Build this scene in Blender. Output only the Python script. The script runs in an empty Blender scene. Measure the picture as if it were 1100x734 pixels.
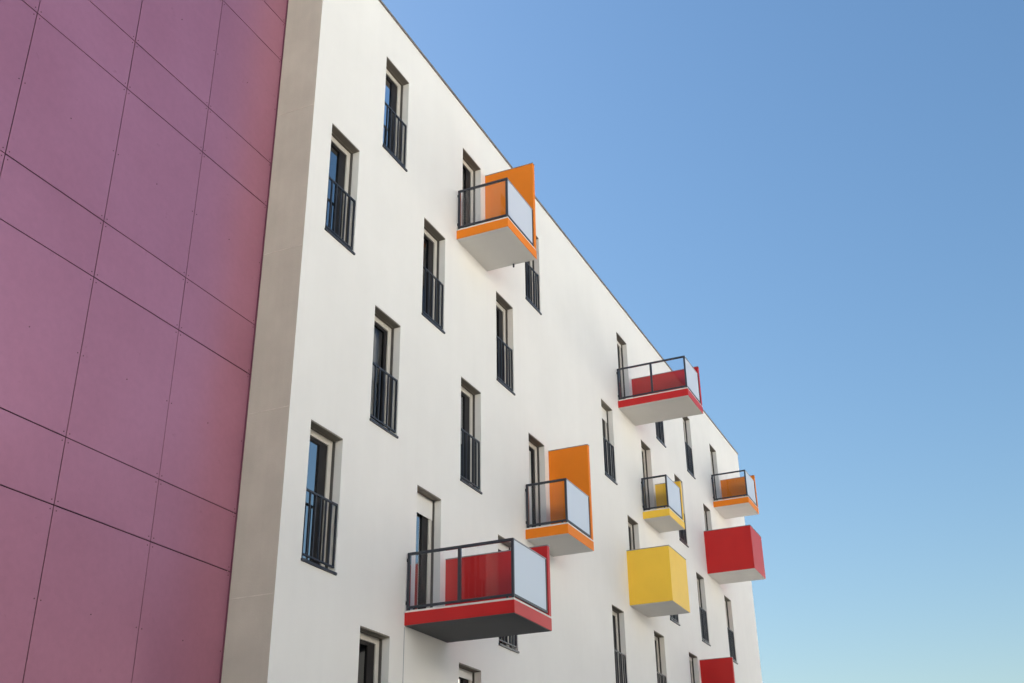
import bpy, bmesh, math, random
from mathutils import Vector, Matrix
random.seed(7)
S = bpy.context.scene
COL = S.collection
R = math.radians

# ------------------------------------------------------------------ dimensions
ZO = 17.2            # height of the top-storey lintels above the ground
FH = 2.9             # storey height
WW, WH = 0.935, 2.27 # window opening
RV = 0.185           # depth of the reveal
ROOF = ZO + 1.136
XR = 31.25           # far end of the white building
DEEP = 13.0          # how deep the white building is
PD = 0.805           # the purple facade stands this far behind the white one
ODD = {'a': 0.590, 'b': 4.057, 'c': 7.517, 'd': 14.413, 'e': 17.882, 'f': 21.308, 'g': 24.757}
EVEN = {'a': 2.324, 'b': 5.779, 'c': 9.233, 'd': 16.143, 'e': 19.572, 'f': 22.989, 'g': 26.534}

# ------------------------------------------------------------------ materials
def nodes(name):
    m = bpy.data.materials.new(name); m.use_nodes = True
    nt = m.node_tree
    return m, nt, nt.nodes['Principled BSDF']

def N(nt, kind, **kw):
    n = nt.nodes.new(kind)
    for k, v in kw.items():
        if k in n.inputs: n.inputs[k].default_value = v
        else: setattr(n, k, v)
    return n

def ramp(nt, src, stops):
    r = nt.nodes.new('ShaderNodeValToRGB')
    e = r.color_ramp.elements
    while len(e) < len(stops): e.new(0.5)
    for i, (p, c) in enumerate(stops):
        e[i].position = p; e[i].color = (*c, 1) if len(c) == 3 else c
    nt.links.new(src, r.inputs[0])
    return r

def scale_col(c, k): return tuple(min(1, v * k) for v in c)

def painted(name, col, rough=0.5, spec=0.5, var=0.06, scale=1.5, bump=0.0, bscale=90, metal=0.0, coat=0.0, streak=0.0):
    m, nt, b = nodes(name)
    tc = N(nt, 'ShaderNodeNewGeometry')
    n1 = N(nt, 'ShaderNodeTexNoise', Scale=scale, Detail=6.0, Roughness=0.6)
    nt.links.new(tc.outputs['Position'], n1.inputs['Vector'])
    r = ramp(nt, n1.outputs[0], [(0.3, scale_col(col, 1 - var)), (0.7, scale_col(col, 1 + var))])
    out = r.outputs[0]
    if streak:
        mp = N(nt, 'ShaderNodeMapping'); mp.inputs['Scale'].default_value = (3.0, 3.0, 0.12)
        n3 = N(nt, 'ShaderNodeTexNoise', Scale=1.0, Detail=5.0, Roughness=0.65)
        nt.links.new(tc.outputs['Position'], mp.inputs[0]); nt.links.new(mp.outputs[0], n3.inputs['Vector'])
        r3 = ramp(nt, n3.outputs[0], [(0.38, (1 - streak,) * 3), (0.62, (1, 1, 1))])
        mx = N(nt, 'ShaderNodeMix', data_type='RGBA', blend_type='MULTIPLY'); mx.inputs[0].default_value = 1
        nt.links.new(out, mx.inputs[6]); nt.links.new(r3.outputs[0], mx.inputs[7]); out = mx.outputs[2]
    nt.links.new(out, b.inputs['Base Color'])
    b.inputs['Roughness'].default_value = rough
    b.inputs['Specular IOR Level'].default_value = spec
    b.inputs['Metallic'].default_value = metal
    b.inputs['Coat Weight'].default_value = coat
    b.inputs['Coat Roughness'].default_value = 0.15
    if bump:
        n2 = N(nt, 'ShaderNodeTexNoise', Scale=bscale, Detail=3.0)
        nt.links.new(tc.outputs['Position'], n2.inputs['Vector'])
        bp = N(nt, 'ShaderNodeBump', Strength=bump, Distance=0.01)
        nt.links.new(n2.outputs[0], bp.inputs['Height']); nt.links.new(bp.outputs[0], b.inputs['Normal'])
    return m

M = {}
M['plaster'] = painted('white_plaster', (0.815, 0.803, 0.778), 0.9, 0.2, 0.03, 0.45, 0.2, 45, streak=0.012)
M['concrete'] = painted('bare_concrete', (0.68, 0.635, 0.535), 0.9, 0.25, 0.07, 1.1, 0.25, 40, streak=0.04)
M['concrete_joint'] = painted('pale_concrete_joint', (0.76, 0.71, 0.62), 0.9, 0.2, 0.15, 6)
M['soffit'] = painted('grey_soffit_paint', (0.76, 0.745, 0.715), 0.85, 0.25, 0.03, 1.2, 0.05, 80)
M['soffit_shaded'] = painted('shade_darkened_soffit', (0.15, 0.148, 0.15), 0.85, 0.25, 0.05, 1.2, 0.05, 80)  # soffit grey with the lower balcony's shade put into the colour
M['orange'] = painted('orange_render', (0.84, 0.225, 0.012), 0.6, 0.25, 0.03, 1.3, 0.05, 120)
M['red'] = painted('red_render', (0.55, 0.016, 0.016), 0.45, 0.35, 0.04, 1.3, 0.05, 120)
M['yellow'] = painted('yellow_render', (0.92, 0.58, 0.05), 0.5, 0.45, 0.03, 1.3, 0.05, 120)
M['anthracite'] = painted('anthracite_powder_coat', (0.030, 0.034, 0.045), 0.38, 0.5, 0.1, 3)
M['bright_trim'] = painted('grey_aluminium_trim', (0.30, 0.31, 0.34), 0.4, 0.5, 0.05, 3)
M['ledge'] = painted('pale_ledge_stone', (0.72, 0.70, 0.66), 0.8, 0.3, 0.08, 4)
M['sash'] = painted('near_black_sash', (0.014, 0.012, 0.012), 0.45, 0.25, 0.1, 3)
M['pvc'] = painted('pale_window_frame', (0.60, 0.57, 0.52), 0.45, 0.5, 0.03, 3)
M['shutter'] = painted('white_shutter_box', (0.78, 0.77, 0.74), 0.5, 0.4, 0.03, 3)
M['lintel'] = painted('taupe_lintel_metal', (0.20, 0.18, 0.15), 0.6, 0.4, 0.08, 3)
M['coping'] = painted('brown_coping_metal', (0.20, 0.17, 0.145), 0.5, 0.5, 0.08, 3)
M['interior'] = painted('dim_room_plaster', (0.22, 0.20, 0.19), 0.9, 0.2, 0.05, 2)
M['curtain'] = painted('grey_white_curtain', (0.62, 0.60, 0.58), 0.9, 0.1, 0.05, 4)
M['voile'] = painted('grey_brown_curtain', (0.30, 0.28, 0.26), 0.9, 0.1, 0.05, 4)
M['joint'] = painted('dark_sealant', (0.10, 0.095, 0.09), 0.9, 0.2, 0.1, 4)
M['backing'] = painted('dark_backing_board', (0.075, 0.022, 0.035), 0.8, 0.2, 0.1, 2)
M['fixing'] = painted('dark_rivet', (0.10, 0.03, 0.045), 0.5, 0.5, 0.1, 5)
M['edge_trim'] = painted('plum_edge_trim', (0.16, 0.05, 0.08), 0.45, 0.5, 0.08, 3)
M['roofing'] = painted('grey_roof_gravel', (0.30, 0.29, 0.27), 0.95, 0.2, 0.15, 6)
M['asphalt'] = painted('asphalt', (0.075, 0.073, 0.07), 0.95, 0.3, 0.2, 2.5, 0.3, 60)
M['paving'] = painted('pale_paving', (0.48, 0.45, 0.40), 0.9, 0.3, 0.08, 1.2, 0.2, 20)
M['slabs'] = painted('grey_paving_slabs', (0.115, 0.112, 0.11), 0.9, 0.3, 0.1, 1.2, 0.2, 20)
M['kerb'] = painted('kerb_stone', (0.40, 0.39, 0.37), 0.85, 0.3, 0.1, 3)
M['line'] = painted('road_paint', (0.78, 0.78, 0.76), 0.7, 0.3, 0.06, 8)
M['opposite'] = painted('cream_render', (0.78, 0.76, 0.70), 0.9, 0.2, 0.04, 0.6, 0.1, 50)

def cladding():
    m, nt, b = nodes('plum_cladding_panel')
    g = N(nt, 'ShaderNodeNewGeometry')
    big = N(nt, 'ShaderNodeTexNoise', Scale=0.55, Detail=4.0, Roughness=0.55)
    fine = N(nt, 'ShaderNodeTexNoise', Scale=9.0, Detail=8.0, Roughness=0.7)
    nt.links.new(g.outputs['Position'], big.inputs['Vector']); nt.links.new(g.outputs['Position'], fine.inputs['Vector'])
    r1 = ramp(nt, g.outputs['Random Per Island'], [(0, (0.46, 0.19, 0.285)), (1, (0.49, 0.205, 0.305))])
    r2 = ramp(nt, big.outputs[0], [(0.3, (0.90, 0.86, 0.86)), (0.7, (1, 1, 1))])
    r3 = ramp(nt, fine.outputs[0], [(0.35, (0.93, 0.93, 0.93)), (0.65, (1, 1, 1))])
    mx = N(nt, 'ShaderNodeMix', data_type='RGBA', blend_type='MULTIPLY'); mx.inputs[0].default_value = 1
    my = N(nt, 'ShaderNodeMix', data_type='RGBA', blend_type='MULTIPLY'); my.inputs[0].default_value = 1
    nt.links.new(r1.outputs[0], mx.inputs[6]); nt.links.new(r2.outputs[0], mx.inputs[7])
    nt.links.new(mx.outputs[2], my.inputs[6]); nt.links.new(r3.outputs[0], my.inputs[7])
    sp = N(nt, 'ShaderNodeTexNoise', Scale=5.5, Detail=3.0, Roughness=0.6)      # specks and smudges of dirt
    nt.links.new(g.outputs['Position'], sp.inputs['Vector'])
    r4 = ramp(nt, sp.outputs[0], [(0.70, (1, 1, 1)), (0.80, (0.86, 0.82, 0.84))])
    mz = N(nt, 'ShaderNodeMix', data_type='RGBA', blend_type='MULTIPLY'); mz.inputs[0].default_value = 1
    nt.links.new(my.outputs[2], mz.inputs[6]); nt.links.new(r4.outputs[0], mz.inputs[7])
    nt.links.new(mz.outputs[2], b.inputs['Base Color'])
    rr = N(nt, 'ShaderNodeMapRange'); rr.inputs['To Min'].default_value = 0.33; rr.inputs['To Max'].default_value = 0.42
    nt.links.new(fine.outputs[0], rr.inputs[0]); nt.links.new(rr.outputs[0], b.inputs['Roughness'])
    b.inputs['Specular IOR Level'].default_value = 0.9
    b.inputs['Metallic'].default_value = 0.5
    return m
M['cladding'] = cladding()

def glass(name, tint, refl_boost, rough=0.0, milk=None):
    """Architectural pane: Fresnel mirror over a tinted clear (or milky) body."""
    m, nt, b = nodes(name); nt.nodes.remove(b)
    out = nt.nodes['Material Output']
    fr = N(nt, 'ShaderNodeFresnel', IOR=refl_boost)
    gl = N(nt, 'ShaderNodeBsdfGlossy', Roughness=rough); gl.inputs[0].default_value = (1, 1, 1, 1)
    tr = N(nt, 'ShaderNodeBsdfTransparent'); tr.inputs[0].default_value = (*tint, 1)
    body = tr.outputs[0]
    if milk:
        col, amount = milk
        d = N(nt, 'ShaderNodeBsdfDiffuse'); d.inputs[0].default_value = (*col, 1)
        t = N(nt, 'ShaderNodeBsdfTranslucent'); t.inputs[0].default_value = (*col, 1)
        dm = N(nt, 'ShaderNodeMixShader'); dm.inputs[0].default_value = 0.15
        nt.links.new(d.outputs[0], dm.inputs[1]); nt.links.new(t.outputs[0], dm.inputs[2])
        mm = N(nt, 'ShaderNodeMixShader'); mm.inputs[0].default_value = amount
        nt.links.new(tr.outputs[0], mm.inputs[1]); nt.links.new(dm.outputs[0], mm.inputs[2])
        body = mm.outputs[0]
    mix = N(nt, 'ShaderNodeMixShader')
    nt.links.new(fr.outputs[0], mix.inputs[0]); nt.links.new(body, mix.inputs[1]); nt.links.new(gl.outputs[0], mix.inputs[2])
    nt.links.new(mix.outputs[0], out.inputs[0])
    return m
M['pane'] = glass('window_glass', (0.55, 0.58, 0.60), 6.0)
M['pane_clear'] = glass('clear_window_glass', (0.75, 0.75, 0.75), 1.45)
M['clear'] = glass('clear_balcony_glass', (0.975, 0.975, 0.985), 1.28)
M['opal'] = glass('opal_balcony_glass', (0.95, 0.95, 1.0), 2.9, 0.0, ((0.95, 0.96, 1.0), 0.97))

# ------------------------------------------------------------------ mesh helpers
class MB:
    def __init__(self): self.bm = bmesh.new()
    def box(self, x0, x1, y0, y1, z0, z1, bevel=0.0):
        bm = self.bm
        x0, x1 = min(x0, x1), max(x0, x1); y0, y1 = min(y0, y1), max(y0, y1); z0, z1 = min(z0, z1), max(z0, z1)
        v = [bm.verts.new((x, y, z)) for x in (x0, x1) for y in (y0, y1) for z in (z0, z1)]
        fs = []
        for q in ((0, 1, 3, 2), (4, 6, 7, 5), (0, 4, 5, 1), (2, 3, 7, 6), (0, 2, 6, 4), (1, 5, 7, 3)):
            fs.append(bm.faces.new([v[i] for i in q]))
        if bevel:
            es = list({e for f in fs for e in f.edges})
            bmesh.ops.bevel(bm, geom=es, offset=bevel, segments=2, affect='EDGES', profile=0.5)
        return self
    def quad(self, *p):
        self.bm.faces.new([self.bm.verts.new(q) for q in p]); return self
    def disc(self, c, r, n=8, depth=0.004):
        x, y, z = c
        a = [self.bm.verts.new((x + r * math.cos(t * 2 * math.pi / n), y, z + r * math.sin(t * 2 * math.pi / n))) for t in range(n)]
        b = [self.bm.verts.new((v.co.x, y - depth, v.co.z)) for v in a]
        self.bm.faces.new(b)
        for i in range(n): self.bm.faces.new((a[i], a[(i + 1) % n], b[(i + 1) % n], b[i]))
        return self
    def build(self, name, mat, parent=None, origin=None, normals=True):
        if normals: bmesh.ops.recalc_face_normals(self.bm, faces=self.bm.faces[:])
        me = bpy.data.meshes.new(name)
        o = bpy.data.objects.new(name, me); COL.objects.link(o)
        if origin is not None:
            self.bm.transform(Matrix.Translation(-Vector(origin))); o.location = origin
        self.bm.to_mesh(me); self.bm.free()
        me.materials.append(mat)
        if parent is not None:
            o.parent = parent
            off = Vector((0, 0, 0)); q = parent
            while q is not None: off += q.location; q = q.parent
            o.location = Vector(origin if origin is not None else (0, 0, 0)) - off
        return o

def empty(name, label, cat, loc=(0, 0, 0), group=None):
    o = bpy.data.objects.new(name, None); COL.objects.link(o); o.location = loc
    o['label'] = label; o['category'] = cat
    if group: o['group'] = group
    return o
def structure(name, mb, mat):
    o = mb.build(name, mat); o['kind'] = 'structure'; return o

# ------------------------------------------------------------------ white apartment building
bld = empty('apartment_building', 'white plastered apartment block with scattered tall windows and orange, red and yellow balconies', 'building', (XR / 2, 0, 0))

# every opening: (x, z top, height, kind, options)
openings = []
def op(fl, key, kind, **kw):
    x = (ODD if fl % 2 else EVEN)[key]
    h = WH if kind == 'window' else 2.375
    openings.append((x, ZO - FH * fl, h, kind, kw))
# top storey
op(0, 'a', 'window'); op(0, 'b', 'door', curtain='dark'); op(0, 'c', 'window'); op(0, 'd', 'door', shutter=.10)
op(0, 'e', 'window', blind=True); op(0, 'f', 'window', blind=True); op(0, 'g', 'door')
# storey below
op(1, 'a', 'window'); op(1, 'b', 'window', curtain='dark'); op(1, 'c', 'window', curtain='dark'); op(1, 'd', 'window', shutter=.36, blind=True)
op(1, 'e', 'door'); op(1, 'f', 'window', blind=True); op(1, 'g', 'door')
op(2, 'a', 'window', curtain='half'); op(2, 'b', 'window', bend=True); op(2, 'c', 'door', curtain='half'); op(2, 'd', 'door')
op(2, 'e', 'window', blind=True); op(2, 'f', 'window', blind=True); op(2, 'g', 'window', blind=True)
op(3, 'a', 'window'); op(3, 'b', 'door', shutter=.38); op(3, 'c', 'window', shutter=.16); op(3, 'd', 'window', blind=True)
op(3, 'e', 'window', blind=True); op(3, 'f', 'door', shutter=.10)
op(4, 'a', 'window', curtain='reflection_strip'); op(4, 'b', 'window', shutter=.16)

def facade(mb, x0, x1, z0, z1, y, ops, depth):
    xs = sorted({x0, x1, *[o[0] for o in ops], *[o[0] + WW for o in ops]})
    zs = sorted({z0, z1, *[o[1] for o in ops], *[o[1] - o[2] for o in ops]})
    def hole(cx, cz): return any(o[0] < cx < o[0] + WW and o[1] - o[2] < cz < o[1] for o in ops)
    vd = {}
    def V(a, b):
        if (a, b) not in vd: vd[(a, b)] = mb.bm.verts.new((a, y, b))
        return vd[(a, b)]
    for i in range(len(xs) - 1):
        for j in range(len(zs) - 1):
            if not hole((xs[i] + xs[i + 1]) / 2, (zs[j] + zs[j + 1]) / 2):
                mb.bm.faces.new((V(xs[i], zs[j]), V(xs[i + 1], zs[j]), V(xs[i + 1], zs[j + 1]), V(xs[i], zs[j + 1])))
    for x, zt, h, *_ in ops:
        a, b, c, d = x, x + WW, zt - h, zt
        mb.quad((a, y, c), (a, y, d), (a, y + depth, d), (a, y + depth, c))
        mb.quad((b, y, c), (b, y + depth, c), (b, y + depth, d), (b, y, d))
        mb.quad((a, y, d), (b, y, d), (b, y + depth, d), (a, y + depth, d))
        mb.quad((a, y, c), (a, y + depth, c), (b, y + depth, c), (b, y, c))

mb = MB()
facade(mb, 0, XR, 0, ROOF, 0, openings, 0.30)
mb.quad((XR, 0, 0), (XR, DEEP, 0), (XR, DEEP, ROOF), (XR, 0, ROOF))       # far end
mb.quad((0, DEEP, 0), (0, DEEP, ROOF), (XR, DEEP, ROOF), (XR, DEEP, 0))   # back
wall = mb.build('wall', M['plaster'], bld, normals=False)
mb = MB(); mb.quad((0, 0, 0), (0, 0, ROOF), (0, DEEP, ROOF), (0, DEEP, 0))
ew = mb.build('end_wall', M['concrete'], bld, normals=False); ew['label'] = 'bare grey concrete end wall'
for k in range(1, 6):
    mb = MB()
    z = ZO - FH * k + 0.003
    mb.box(-0.004, 0.002, 0.02, PD - 0.04, z - 0.007, z + 0.007)
    mb.build('formwork_joint', M['concrete_joint'], ew)
mb = MB(); mb.box(0.05, XR - .05, 0.05, DEEP - .05, ROOF - 0.25, ROOF - 0.02)
mb.build('roof', M['roofing'], bld)
mb = MB()
mb.box(-0.03, XR + 0.03, -0.028, 0.32, ROOF + 0.004, ROOF + 0.05)
mb.box(-0.03, XR + 0.03, DEEP - 0.3, DEEP + .03, ROOF + 0.004, ROOF + 0.05)
mb.box(-0.03, 0.3, 0.322, DEEP - .302, ROOF + 0.004, ROOF + 0.05); mb.box(XR - .3, XR + .03, 0.322, DEEP - .302, ROOF + 0.004, ROOF + 0.05)
for k in range(12):
    x = 1.6 + k * 2.6
    mb.box(x - .03, x + .03, -.031, .321, ROOF + .003, ROOF + .053)
mb.build('roof_coping', M['coping'], bld)
mb = MB(); mb.box(3.722, 3.738, -0.004, 0.01, 0.0, ZO - 3 * FH - 2.66)
mb.build('expansion_joint', M['bright_trim'], bld)

def window(x, zt, h, kind, kw):
    zb = zt - h; x1 = x + WW
    y0 = RV
    sh = kw.get('shutter', 0.0)
    # outer frame
    f = MB(); fy0, fy1 = y0, y0 + 0.075
    fl, frr, ft, fb = 0.085, 0.125, 0.105, 0.075
    f.box(x + .001, x + fl, fy0, fy1, zb + .032, zt - .03, 0.006)
    f.box(x1 - frr, x1 - .001, fy0, fy1, zb + .032, zt - .03, 0.006)
    f.box(x + fl + .001, x1 - frr - .001, fy0 + .002, fy1, zt - ft - .03, zt - .03, 0.006)
    f.box(x + fl + .001, x1 - frr - .001, fy0 + .002, fy1, zb + .032, zb + fb, 0.006)
    win = f.build('balcony_door' if kind == 'door' else 'window', M['pvc'], bld, (x + WW / 2, 0, zb))
    def sub(m, name, mat): return m.build(name, M[mat], win, (x + WW / 2, 0, zb))
    # dark sash; right stile widened to stand in for the dark jamb reflection
    st = .09 if kw.get('curtain') == 'half' else .21
    s = MB(); sx0, sx1, sz0, sz1 = x + fl + .003, x1 - frr - .003, zb + fb + .003, zt - ft - .033
    y = fy0 + .022
    s.box(sx0, sx0 + .055, y, y + .05, sz0, sz1, 0.004); s.box(sx1 - st - .01, sx1, y, y + .05, sz0, sz1, 0.004)
    s.box(sx0 + .056, sx1 - st - .011, y + .001, y + .05, sz1 - .06, sz1, 0.004); s.box(sx0 + .056, sx1 - st - .011, y + .001, y + .05, sz0, sz0 + .07, 0.004)
    sub(s, 'sash', 'sash')
    p = MB(); p.quad((sx0 + .05, y + .028, sz0 + .06), (sx1 - st, y + .028, sz0 + .06), (sx1 - st, y + .028, sz1 - .05), (sx0 + .05, y + .028, sz1 - .05))
    sub(p, 'pane', 'pane_clear' if kw.get('curtain') or kw.get('open') else 'pane')
    # shutter guides and the bronze lintel plate
    g = MB(); g.box(x1 - .024, x1 - .002, y0 - .045, y0 - .001, zb + .034, zt - .03); g.box(x + .002, x + .024, y0 - .045, y0 - .001, zb + .034, zt - .03)
    sub(g, 'shutter_guide', 'joint')
    l = MB(); l.box(x + .001, x1 - .001, .004, y0 + .06, zt - .026, zt - .002)
    l.box(x + .03, x1 - .03, y0 - .05, y0 - .038, zt - .040, zt - .0265)
    sub(l, 'lintel', 'lintel')
    if sh:
        q = MB(); q.box(x + .026, x1 - .026, y0 - .014, y0 - .001, zt - .03 - sh, zt - .028, 0.003)
        
        sub(q, 'shutter_box', 'shutter')
    if kind == 'window':
        q = MB(); q.box(x - .012, x1 + .012, -.03, y0 - .002, zb - .012, zb + .028, 0.004)
        sub(q, 'sill', 'anthracite')
        r = MB(); ry0, ry1 = .018, .052
        top, bot = zb + 1.145, zb + .13
        r.box(x + .004, x1 - .004, ry0, ry1, top - .035, top, .004)
        r.box(x + .004, x1 - .004, ry0, ry1, bot - .03, bot, .004)
        r.box(x + .004, x + .034, ry0 + .002, ry1 - .002, bot + .001, top - .036); r.box(x1 - .034, x1 - .004, ry0 + .002, ry1 - .002, bot + .001, top - .036)
        nb = 6
        for i in range(1, nb):
            cx = x + .019 + (WW - .038) * i / nb
            r.box(cx - .010, cx + .010, ry0 + .002, ry1 - .002, bot + .001, top - .036)
        sub(r, 'guard_rail', 'anthracite')
    # the room behind the glass
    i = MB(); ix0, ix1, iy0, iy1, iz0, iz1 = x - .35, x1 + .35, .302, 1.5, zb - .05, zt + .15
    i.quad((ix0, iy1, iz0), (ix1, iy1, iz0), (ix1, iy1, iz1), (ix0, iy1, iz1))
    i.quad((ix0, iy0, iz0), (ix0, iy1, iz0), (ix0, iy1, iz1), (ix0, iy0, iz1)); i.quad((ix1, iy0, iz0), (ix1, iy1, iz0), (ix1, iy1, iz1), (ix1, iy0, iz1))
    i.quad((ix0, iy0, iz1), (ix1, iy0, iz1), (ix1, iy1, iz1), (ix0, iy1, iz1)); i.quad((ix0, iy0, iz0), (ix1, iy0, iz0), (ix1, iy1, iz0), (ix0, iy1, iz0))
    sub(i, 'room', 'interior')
    def curtain(c0, c1, yy, mat='curtain', amp=.03):
        m = MB(); n = 28; prev = None
        for k in range(n + 1):
            cx = c0 + (c1 - c0) * k / n; cy = yy + amp * math.sin(k * 1.35 + x) + amp * .4 * math.sin(k * 3.1)
            a = m.bm.verts.new((cx, cy, zb)); b = m.bm.verts.new((cx, cy, zt + .1))
            if prev: m.bm.faces.new((prev[0], a, b, prev[1]))
            prev = (a, b)
        sub(m, 'curtain', mat)
    c = kw.get('curtain')
    if c == 'dark': curtain(x - .2, x1 + .2, .42, 'voile', .02)
    if c == 'half': curtain(x + .62, x1 + .5, .40)
    if c == 'reflection_strip': curtain(x + .02, x + .30, .36)  # white cloth stands in for a bright reflection in the pane
    if kw.get('blind'): curtain(x - .2, x1 + .2, .42, amp=.02)
    return win

for o in openings: window(*o)

# ------------------------------------------------------------------ balconies
def balcony(fl, x0, D, col, style, label, W=1.55, mid=False, soffit='soffit', spout=False):
    base = ZO - FH * fl
    zb, zs = base - 2.63, base - 2.415            # underside and top of the coloured fascia
    zt = zs + .035                                # top of the pale ledge
    org = (x0 + W / 2, 0, zb)
    x1 = x0 + W
    mat = M[col]
    solid = style == 'solid'
    ztop = base - 1.135
    m = MB()
    if solid:
        t = .10
        m.box(x0, x0 + t, -D, .05, zb, ztop, .006)
        m.box(x0 + t + .001, x1 - t - .001, -D, -D + t, zb + .001, ztop - .0005, .004)
        m.box(x1 - t, x1, -D, .05, zb, ztop, .006)
        m.box(x0 + t + .002, x1 - t - .002, -D + t + .002, .05, zb + .02, zs - .05)
    else:
        m.box(x0, x1, -D, .05, zb, zs, .006)
    b = m.build('balcony', mat, bld, org); b['label'] = label
    def sub(mm, name, mt): return mm.build(name, M[mt], b, org)
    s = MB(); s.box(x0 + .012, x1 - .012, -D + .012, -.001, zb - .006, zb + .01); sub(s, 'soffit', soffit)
    if solid:
        c = MB(); c.box(x0 - .008, x0 + .112, -D - .008, -.001, ztop + .002, ztop + .02); c.box(x1 - .112, x1 + .008, -D - .008, -.001, ztop + .002, ztop + .02)
        c.box(x0 + .113, x1 - .113, -D - .008, -D + .112, ztop + .002, ztop + .0195); sub(c, 'coping', 'bright_trim')
        return b
    # pale ledge on the slab edge
    e = MB(); e.box(x0 + .006, x1 - .006, -D + .006, -.001, zs + .001, zt, .004); sub(e, 'ledge', 'ledge')
    # side screen on the far edge
    tall = style == 'tall'
    sz = base - .075 if tall else base - 1.125
    sc = MB(); sc.box(x1 - .11, x1 - .003, -D + .003, -.001, zt + .001, sz, .005); sub(sc, 'screen', col)
    cp = MB(); cp.box(x1 - .118, x1 + .004, -D - .004, -.001, sz + .001, sz + .016); sub(cp, 'screen_cap', 'bright_trim')
    # railing
    rt, rb = base - 1.365, base - 2.305
    xs, ys = x0 + .03, -D + .03
    pw = .045
    r = MB()
    r.box(xs - .02, xs + .025, ys - .02, -.02, rt - .05, rt, .005)                         # side top rail
    r.box(xs - .018, xs + .022, ys + .02, -.06, rb - .04, rb, .004)                       # side bottom rail
    r.box(xs - .017, xs + pw - .02, -.075, -.022, rb - .07, rt - .051, .004)              # wall post
    r.box(xs - .017, xs + pw - .02, ys - .017, ys + .03, rb - .07, rt - .051, .004)       # corner post
    r.box(xs - .01, xs + .03, -.02, -.002, rb + .03, rb + .09); r.box(xs - .01, xs + .03, -.02, -.002, rt - .16, rt - .10)   # wall brackets
    if mid: r.box(xs - .017, xs + .028, -D / 2 - .03, -D / 2 + .03, rb + .001, rt - .051, .004)
    for yy in (-.16, -D + .14):
        r.box(xs - .008, xs + .014, yy - .02, yy + .02, zt + .001, rb - .041)
    xe = x1 - .13
    r.box(xs + .027, xe, ys - .016, ys + .02, rb - .04, rb, .004)                          # front bottom rail
    r.box(xe - .03, xe + .0, ys - .014, ys + .018, rb + .001, rt - .021, .004)            # front end post
    sub(r, 'railing', 'anthracite')
    tr = MB(); tr.box(xs + .027, xe, ys - .015, ys + .02, rt - .020, rt + .001, .004); sub(tr, 'front_handrail', 'bright_trim')
    spans = [(-D / 2 + .031, -.076), (ys + .031, -D / 2 - .031)] if mid else [(ys + .031, -.076)]
    for a, c in spans:
        g = MB(); g.box(xs - .002, xs + .008, a, c, rb + .001, rt - .051); sub(g, 'glass_panel', 'clear')
    g = MB(); g.box(xs + .03, xe - .031, ys - .003, ys + .007, rb + .001, rt - .021)
    o = sub(g, 'front_panel', 'opal')
    if spout:
        q = MB(); q.box(x1 - .07, x1 - .035, -.70, -.665, zb - .09, zb - .004, .006); sub(q, 'drain_spout', 'anthracite')
    return b

balcony(0, 5.51, 1.235, 'orange', 'tall', 'upper orange balcony with a tall side screen near the roof', spout=True)
balcony(0, 15.90, 2.12, 'red', 'low', 'deep red glazed balcony at the roofline', mid=True)
balcony(0, 26.25, 1.31, 'orange', 'low', 'small orange glazed balcony by the far corner', W=1.58)
balcony(1, 17.58, 0.81, 'yellow', 'low', 'shallow yellow glazed balcony')
balcony(1, 24.47, 1.64, 'red', 'solid', 'solid red box balcony', W=1.62)
balcony(2, 8.95, 1.01, 'orange', 'tall', 'lower orange balcony with a tall side screen', W=1.57)
balcony(2, 15.86, 1.21, 'yellow', 'solid', 'solid yellow box balcony', W=1.62)
balcony(3, 3.725, 2.065, 'red', 'low', 'large red balcony with two glass side panels', W=1.585, mid=True, soffit='soffit_shaded')
balcony(3, 21.03, 1.05, 'red', 'tall', 'red balcony with a tall side screen at the bottom')

# ------------------------------------------------------------------ purple building
PX0, PZ1 = -26.0, ZO + 1.62
pb = empty('purple_building', 'purple panel-clad building at the left with a grid of dark joints', 'building', (PX0 / 2, PD, 0))
mb = MB(); mb.box(PX0, -.03, PD + .045, DEEP, 0, PZ1 - .02); mb.build('backing_wall', M['backing'], pb)
zj = [-1.64 + 3.185 - k * 3.185 for k in range(8)]          # tops of the narrow bands
zj = [z for z0 in zj for z in (z0, z0 + .885)]
zj = sorted({round(z + ZO, 4) for z in zj if 0.6 < z + ZO < PZ1 - .3} | {0.05, PZ1})
xj = [0.0 - .012 - k * 1.73 for k in range(16)]
mb = MB(); fx = MB(); gap = .007
for i in range(15):
    for j in range(len(zj) - 1):
        jit = lambda: random.uniform(-.0012, .0012)
        y = PD + jit()
        mb.box(xj[i + 1] + gap + jit(), xj[i] - gap + jit(), y, y + .012, zj[j] + gap + jit(), zj[j + 1] - gap + jit(), .002)
        hgt = zj[j + 1] - zj[j]
        for cx in (xj[i + 1] + .05, xj[i] - .05):
            for cz in ([zj[j] + .06, zj[j + 1] - .06] + ([(zj[j] + zj[j + 1]) / 2] if hgt > 1.5 else [])):
                fx.disc((cx, y - .0005, cz), .0085)
        if hgt > 1.5: fx.disc(((xj[i] + xj[i + 1]) / 2, y - .0005, (zj[j] + zj[j + 1]) / 2), .0085)
mb.build('cladding', M['cladding'], pb)
fx.build('panel_fixings', M['fixing'], pb)
mb = MB(); mb.box(-.018, -.004, PD - .02, PD + .04, 0.05, PZ1 + .02); mb.build('edge_trim', M['edge_trim'], pb)
mb = MB(); mb.box(PX0 - .03, -.02, PD - .03, PD + .4, PZ1 + .022, PZ1 + .07); mb.build('roof_coping', M['coping'], pb)

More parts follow.
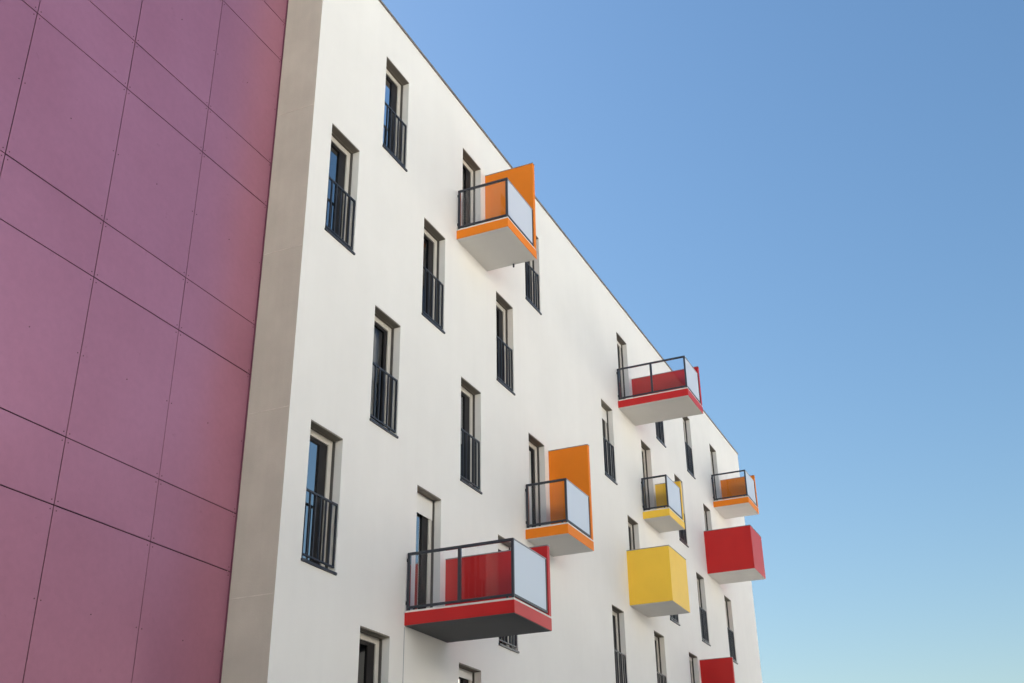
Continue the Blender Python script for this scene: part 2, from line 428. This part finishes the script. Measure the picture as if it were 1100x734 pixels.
# ------------------------------------------------------------------ ground and street
mb = MB(); mb.quad((-1500, -1500, -.16), (1500, -1500, -.16), (1500, 1500, -.16), (-1500, 1500, -.16)); structure('ground', mb, M['paving'])
mb = MB(); mb.box(-120, 160, -12.0, 14, -.3, 0.0); structure('pavement', mb, M['slabs'])
mb = MB(); mb.box(-120, 160, -12.16, -12.004, -.3, .012, .01); structure('kerb', mb, M['kerb'])
mb = MB(); mb.quad((-120, -19.5, -.152), (160, -19.5, -.152), (160, -12.165, -.152), (-120, -12.165, -.152)); structure('road', mb, M['asphalt'])
mb = MB()
for k in range(34):
    x = -115 + k * 8
    mb.quad((x, -15.9, -.147), (x + 3.5, -15.9, -.147), (x + 3.5, -15.77, -.147), (x, -15.77, -.147))
structure('road_markings', mb, M['line'])
mb = MB(); mb.box(-120, 160, -27.0, -19.6, -.3, -.01); structure('far_pavement', mb, M['slabs'])

# added unseen blocks opposite, shaped for bounced light and dark reflections
M['slate'] = painted('near_black_added_block', (0.020, 0.019, 0.020), 0.9, 0.2, 0.12, 2.0, 0.1, 30)  # near-black so the added blocks darken what the purple panels reflect
def street_block(name, label, x0, x1, oy, top, mat, floors, pitch, deep):
    ob = empty(name, label, 'building', ((x0 + x1) / 2, oy, 0))
    mb = MB(); mb.box(x0, x1, oy - deep, oy, -.2, top); mb.build('wall', M[mat], ob)
    mb = MB(); mb.box(x0 - .2, x1 + .2, oy - deep - .2, oy + .2, top + .002, top + .2); mb.build('roof_coping', M['coping'], ob)
    n = int((x1 - x0 - 3) / pitch)
    for k in range(n):
        for fl in range(floors):
            x = x0 + 2 + k * pitch; z = 1.2 + fl * 2.95
            w = MB(); w.box(x, x + 1.3, oy - .02, oy + .03, z, z + 1.7)
            wo = w.build('window', M['anthracite' if mat == 'slate' else 'pvc'], ob)
            p = MB(); p.quad((x + .08, oy + .034, z + .08), (x + 1.22, oy + .034, z + .08), (x + 1.22, oy + .034, z + 1.62), (x + .08, oy + .034, z + 1.62))
            p.build('pane', M['anthracite'], wo)
street_block('darkening_block', 'added low dark block behind the viewer to darken the lower left facade', -28, 11, -32, 11.5, 'slate', 3, 6.5, 9)
street_block('darkening_block', 'added taller dark block behind the viewer to darken the purple wall reflections', 15, 46, -32, 18.6, 'slate', 6, 6.5, 9)
street_block('bounce_block', 'added cream block behind the viewer that bounces light onto the far end', 54, 120, -29, 19, 'opposite', 6, 8.0, 12)
street_block('bounce_block', 'added tall cream block behind the dark ones that bounces light onto the facade', -75, 130, -47, 25, 'opposite', 8, 9.0, 12)

# ------------------------------------------------------------------ light
SUN_EL, SUN_AZ = R(41), R(7)          # azimuth clockwise from +Y: the sun stands behind the buildings
w = bpy.data.worlds.new('World'); S.world = w; w.use_nodes = True
nt = w.node_tree
sky = nt.nodes.new('ShaderNodeTexSky'); sky.sky_type = 'NISHITA'; sky.sun_disc = False
sky.sun_elevation = SUN_EL; sky.sun_rotation = SUN_AZ
sky.air_density = 1.65; sky.dust_density = 0.9; sky.ozone_density = 4.5; sky.altitude = 0
hs = N(nt, 'ShaderNodeHueSaturation', Saturation=1.12)
nt.links.new(sky.outputs[0], hs.inputs['Color'])
nt.links.new(hs.outputs[0], nt.nodes['Background'].inputs[0])
nt.nodes['Background'].inputs[1].default_value = 0.0255
sl = bpy.data.lights.new('sun', 'SUN'); sl.energy = 5.0; sl.angle = R(0.5); sl.color = (1.0, 0.95, 0.87)
so = bpy.data.objects.new('sun', sl); COL.objects.link(so); so.location = (-20, 30, 40)
d = Vector((math.sin(SUN_AZ) * math.cos(SUN_EL), math.cos(SUN_AZ) * math.cos(SUN_EL), math.sin(SUN_EL)))
so.rotation_euler = d.to_track_quat('Z', 'Y').to_euler()

# ------------------------------------------------------------------ camera
cd = bpy.data.cameras.new('camera'); co = bpy.data.objects.new('camera', cd); COL.objects.link(co)
rt = Vector((0.4158908, -0.9093190, -0.0131832)); up = Vector((-0.4015251, -0.1966118, 0.8944951)); fw = Vector((0.8159733, 0.3667189, 0.4468834))
mw = Matrix((rt, up, -fw)).transposed().to_4x4()
mw.translation = Vector((-13.13173, -9.66624, ZO - 15.61270))
co.matrix_world = mw
cd.sensor_width = 36.0; cd.lens = 36.0 * 1211.507 / 1100.0
cd.clip_start = 0.1; cd.clip_end = 5000
S.camera = co

S.view_settings.view_transform = 'Standard'; S.view_settings.look = 'None'
S.view_settings.exposure = 2.56; S.view_settings.gamma = 1.0; S.view_settings.use_curve_mapping = False
S.cycles.use_denoising = True
S.cycles.max_bounces = 10; S.cycles.diffuse_bounces = 6; S.cycles.transparent_max_bounces = 16
S.cycles.caustics_reflective = False; S.cycles.caustics_refractive = False
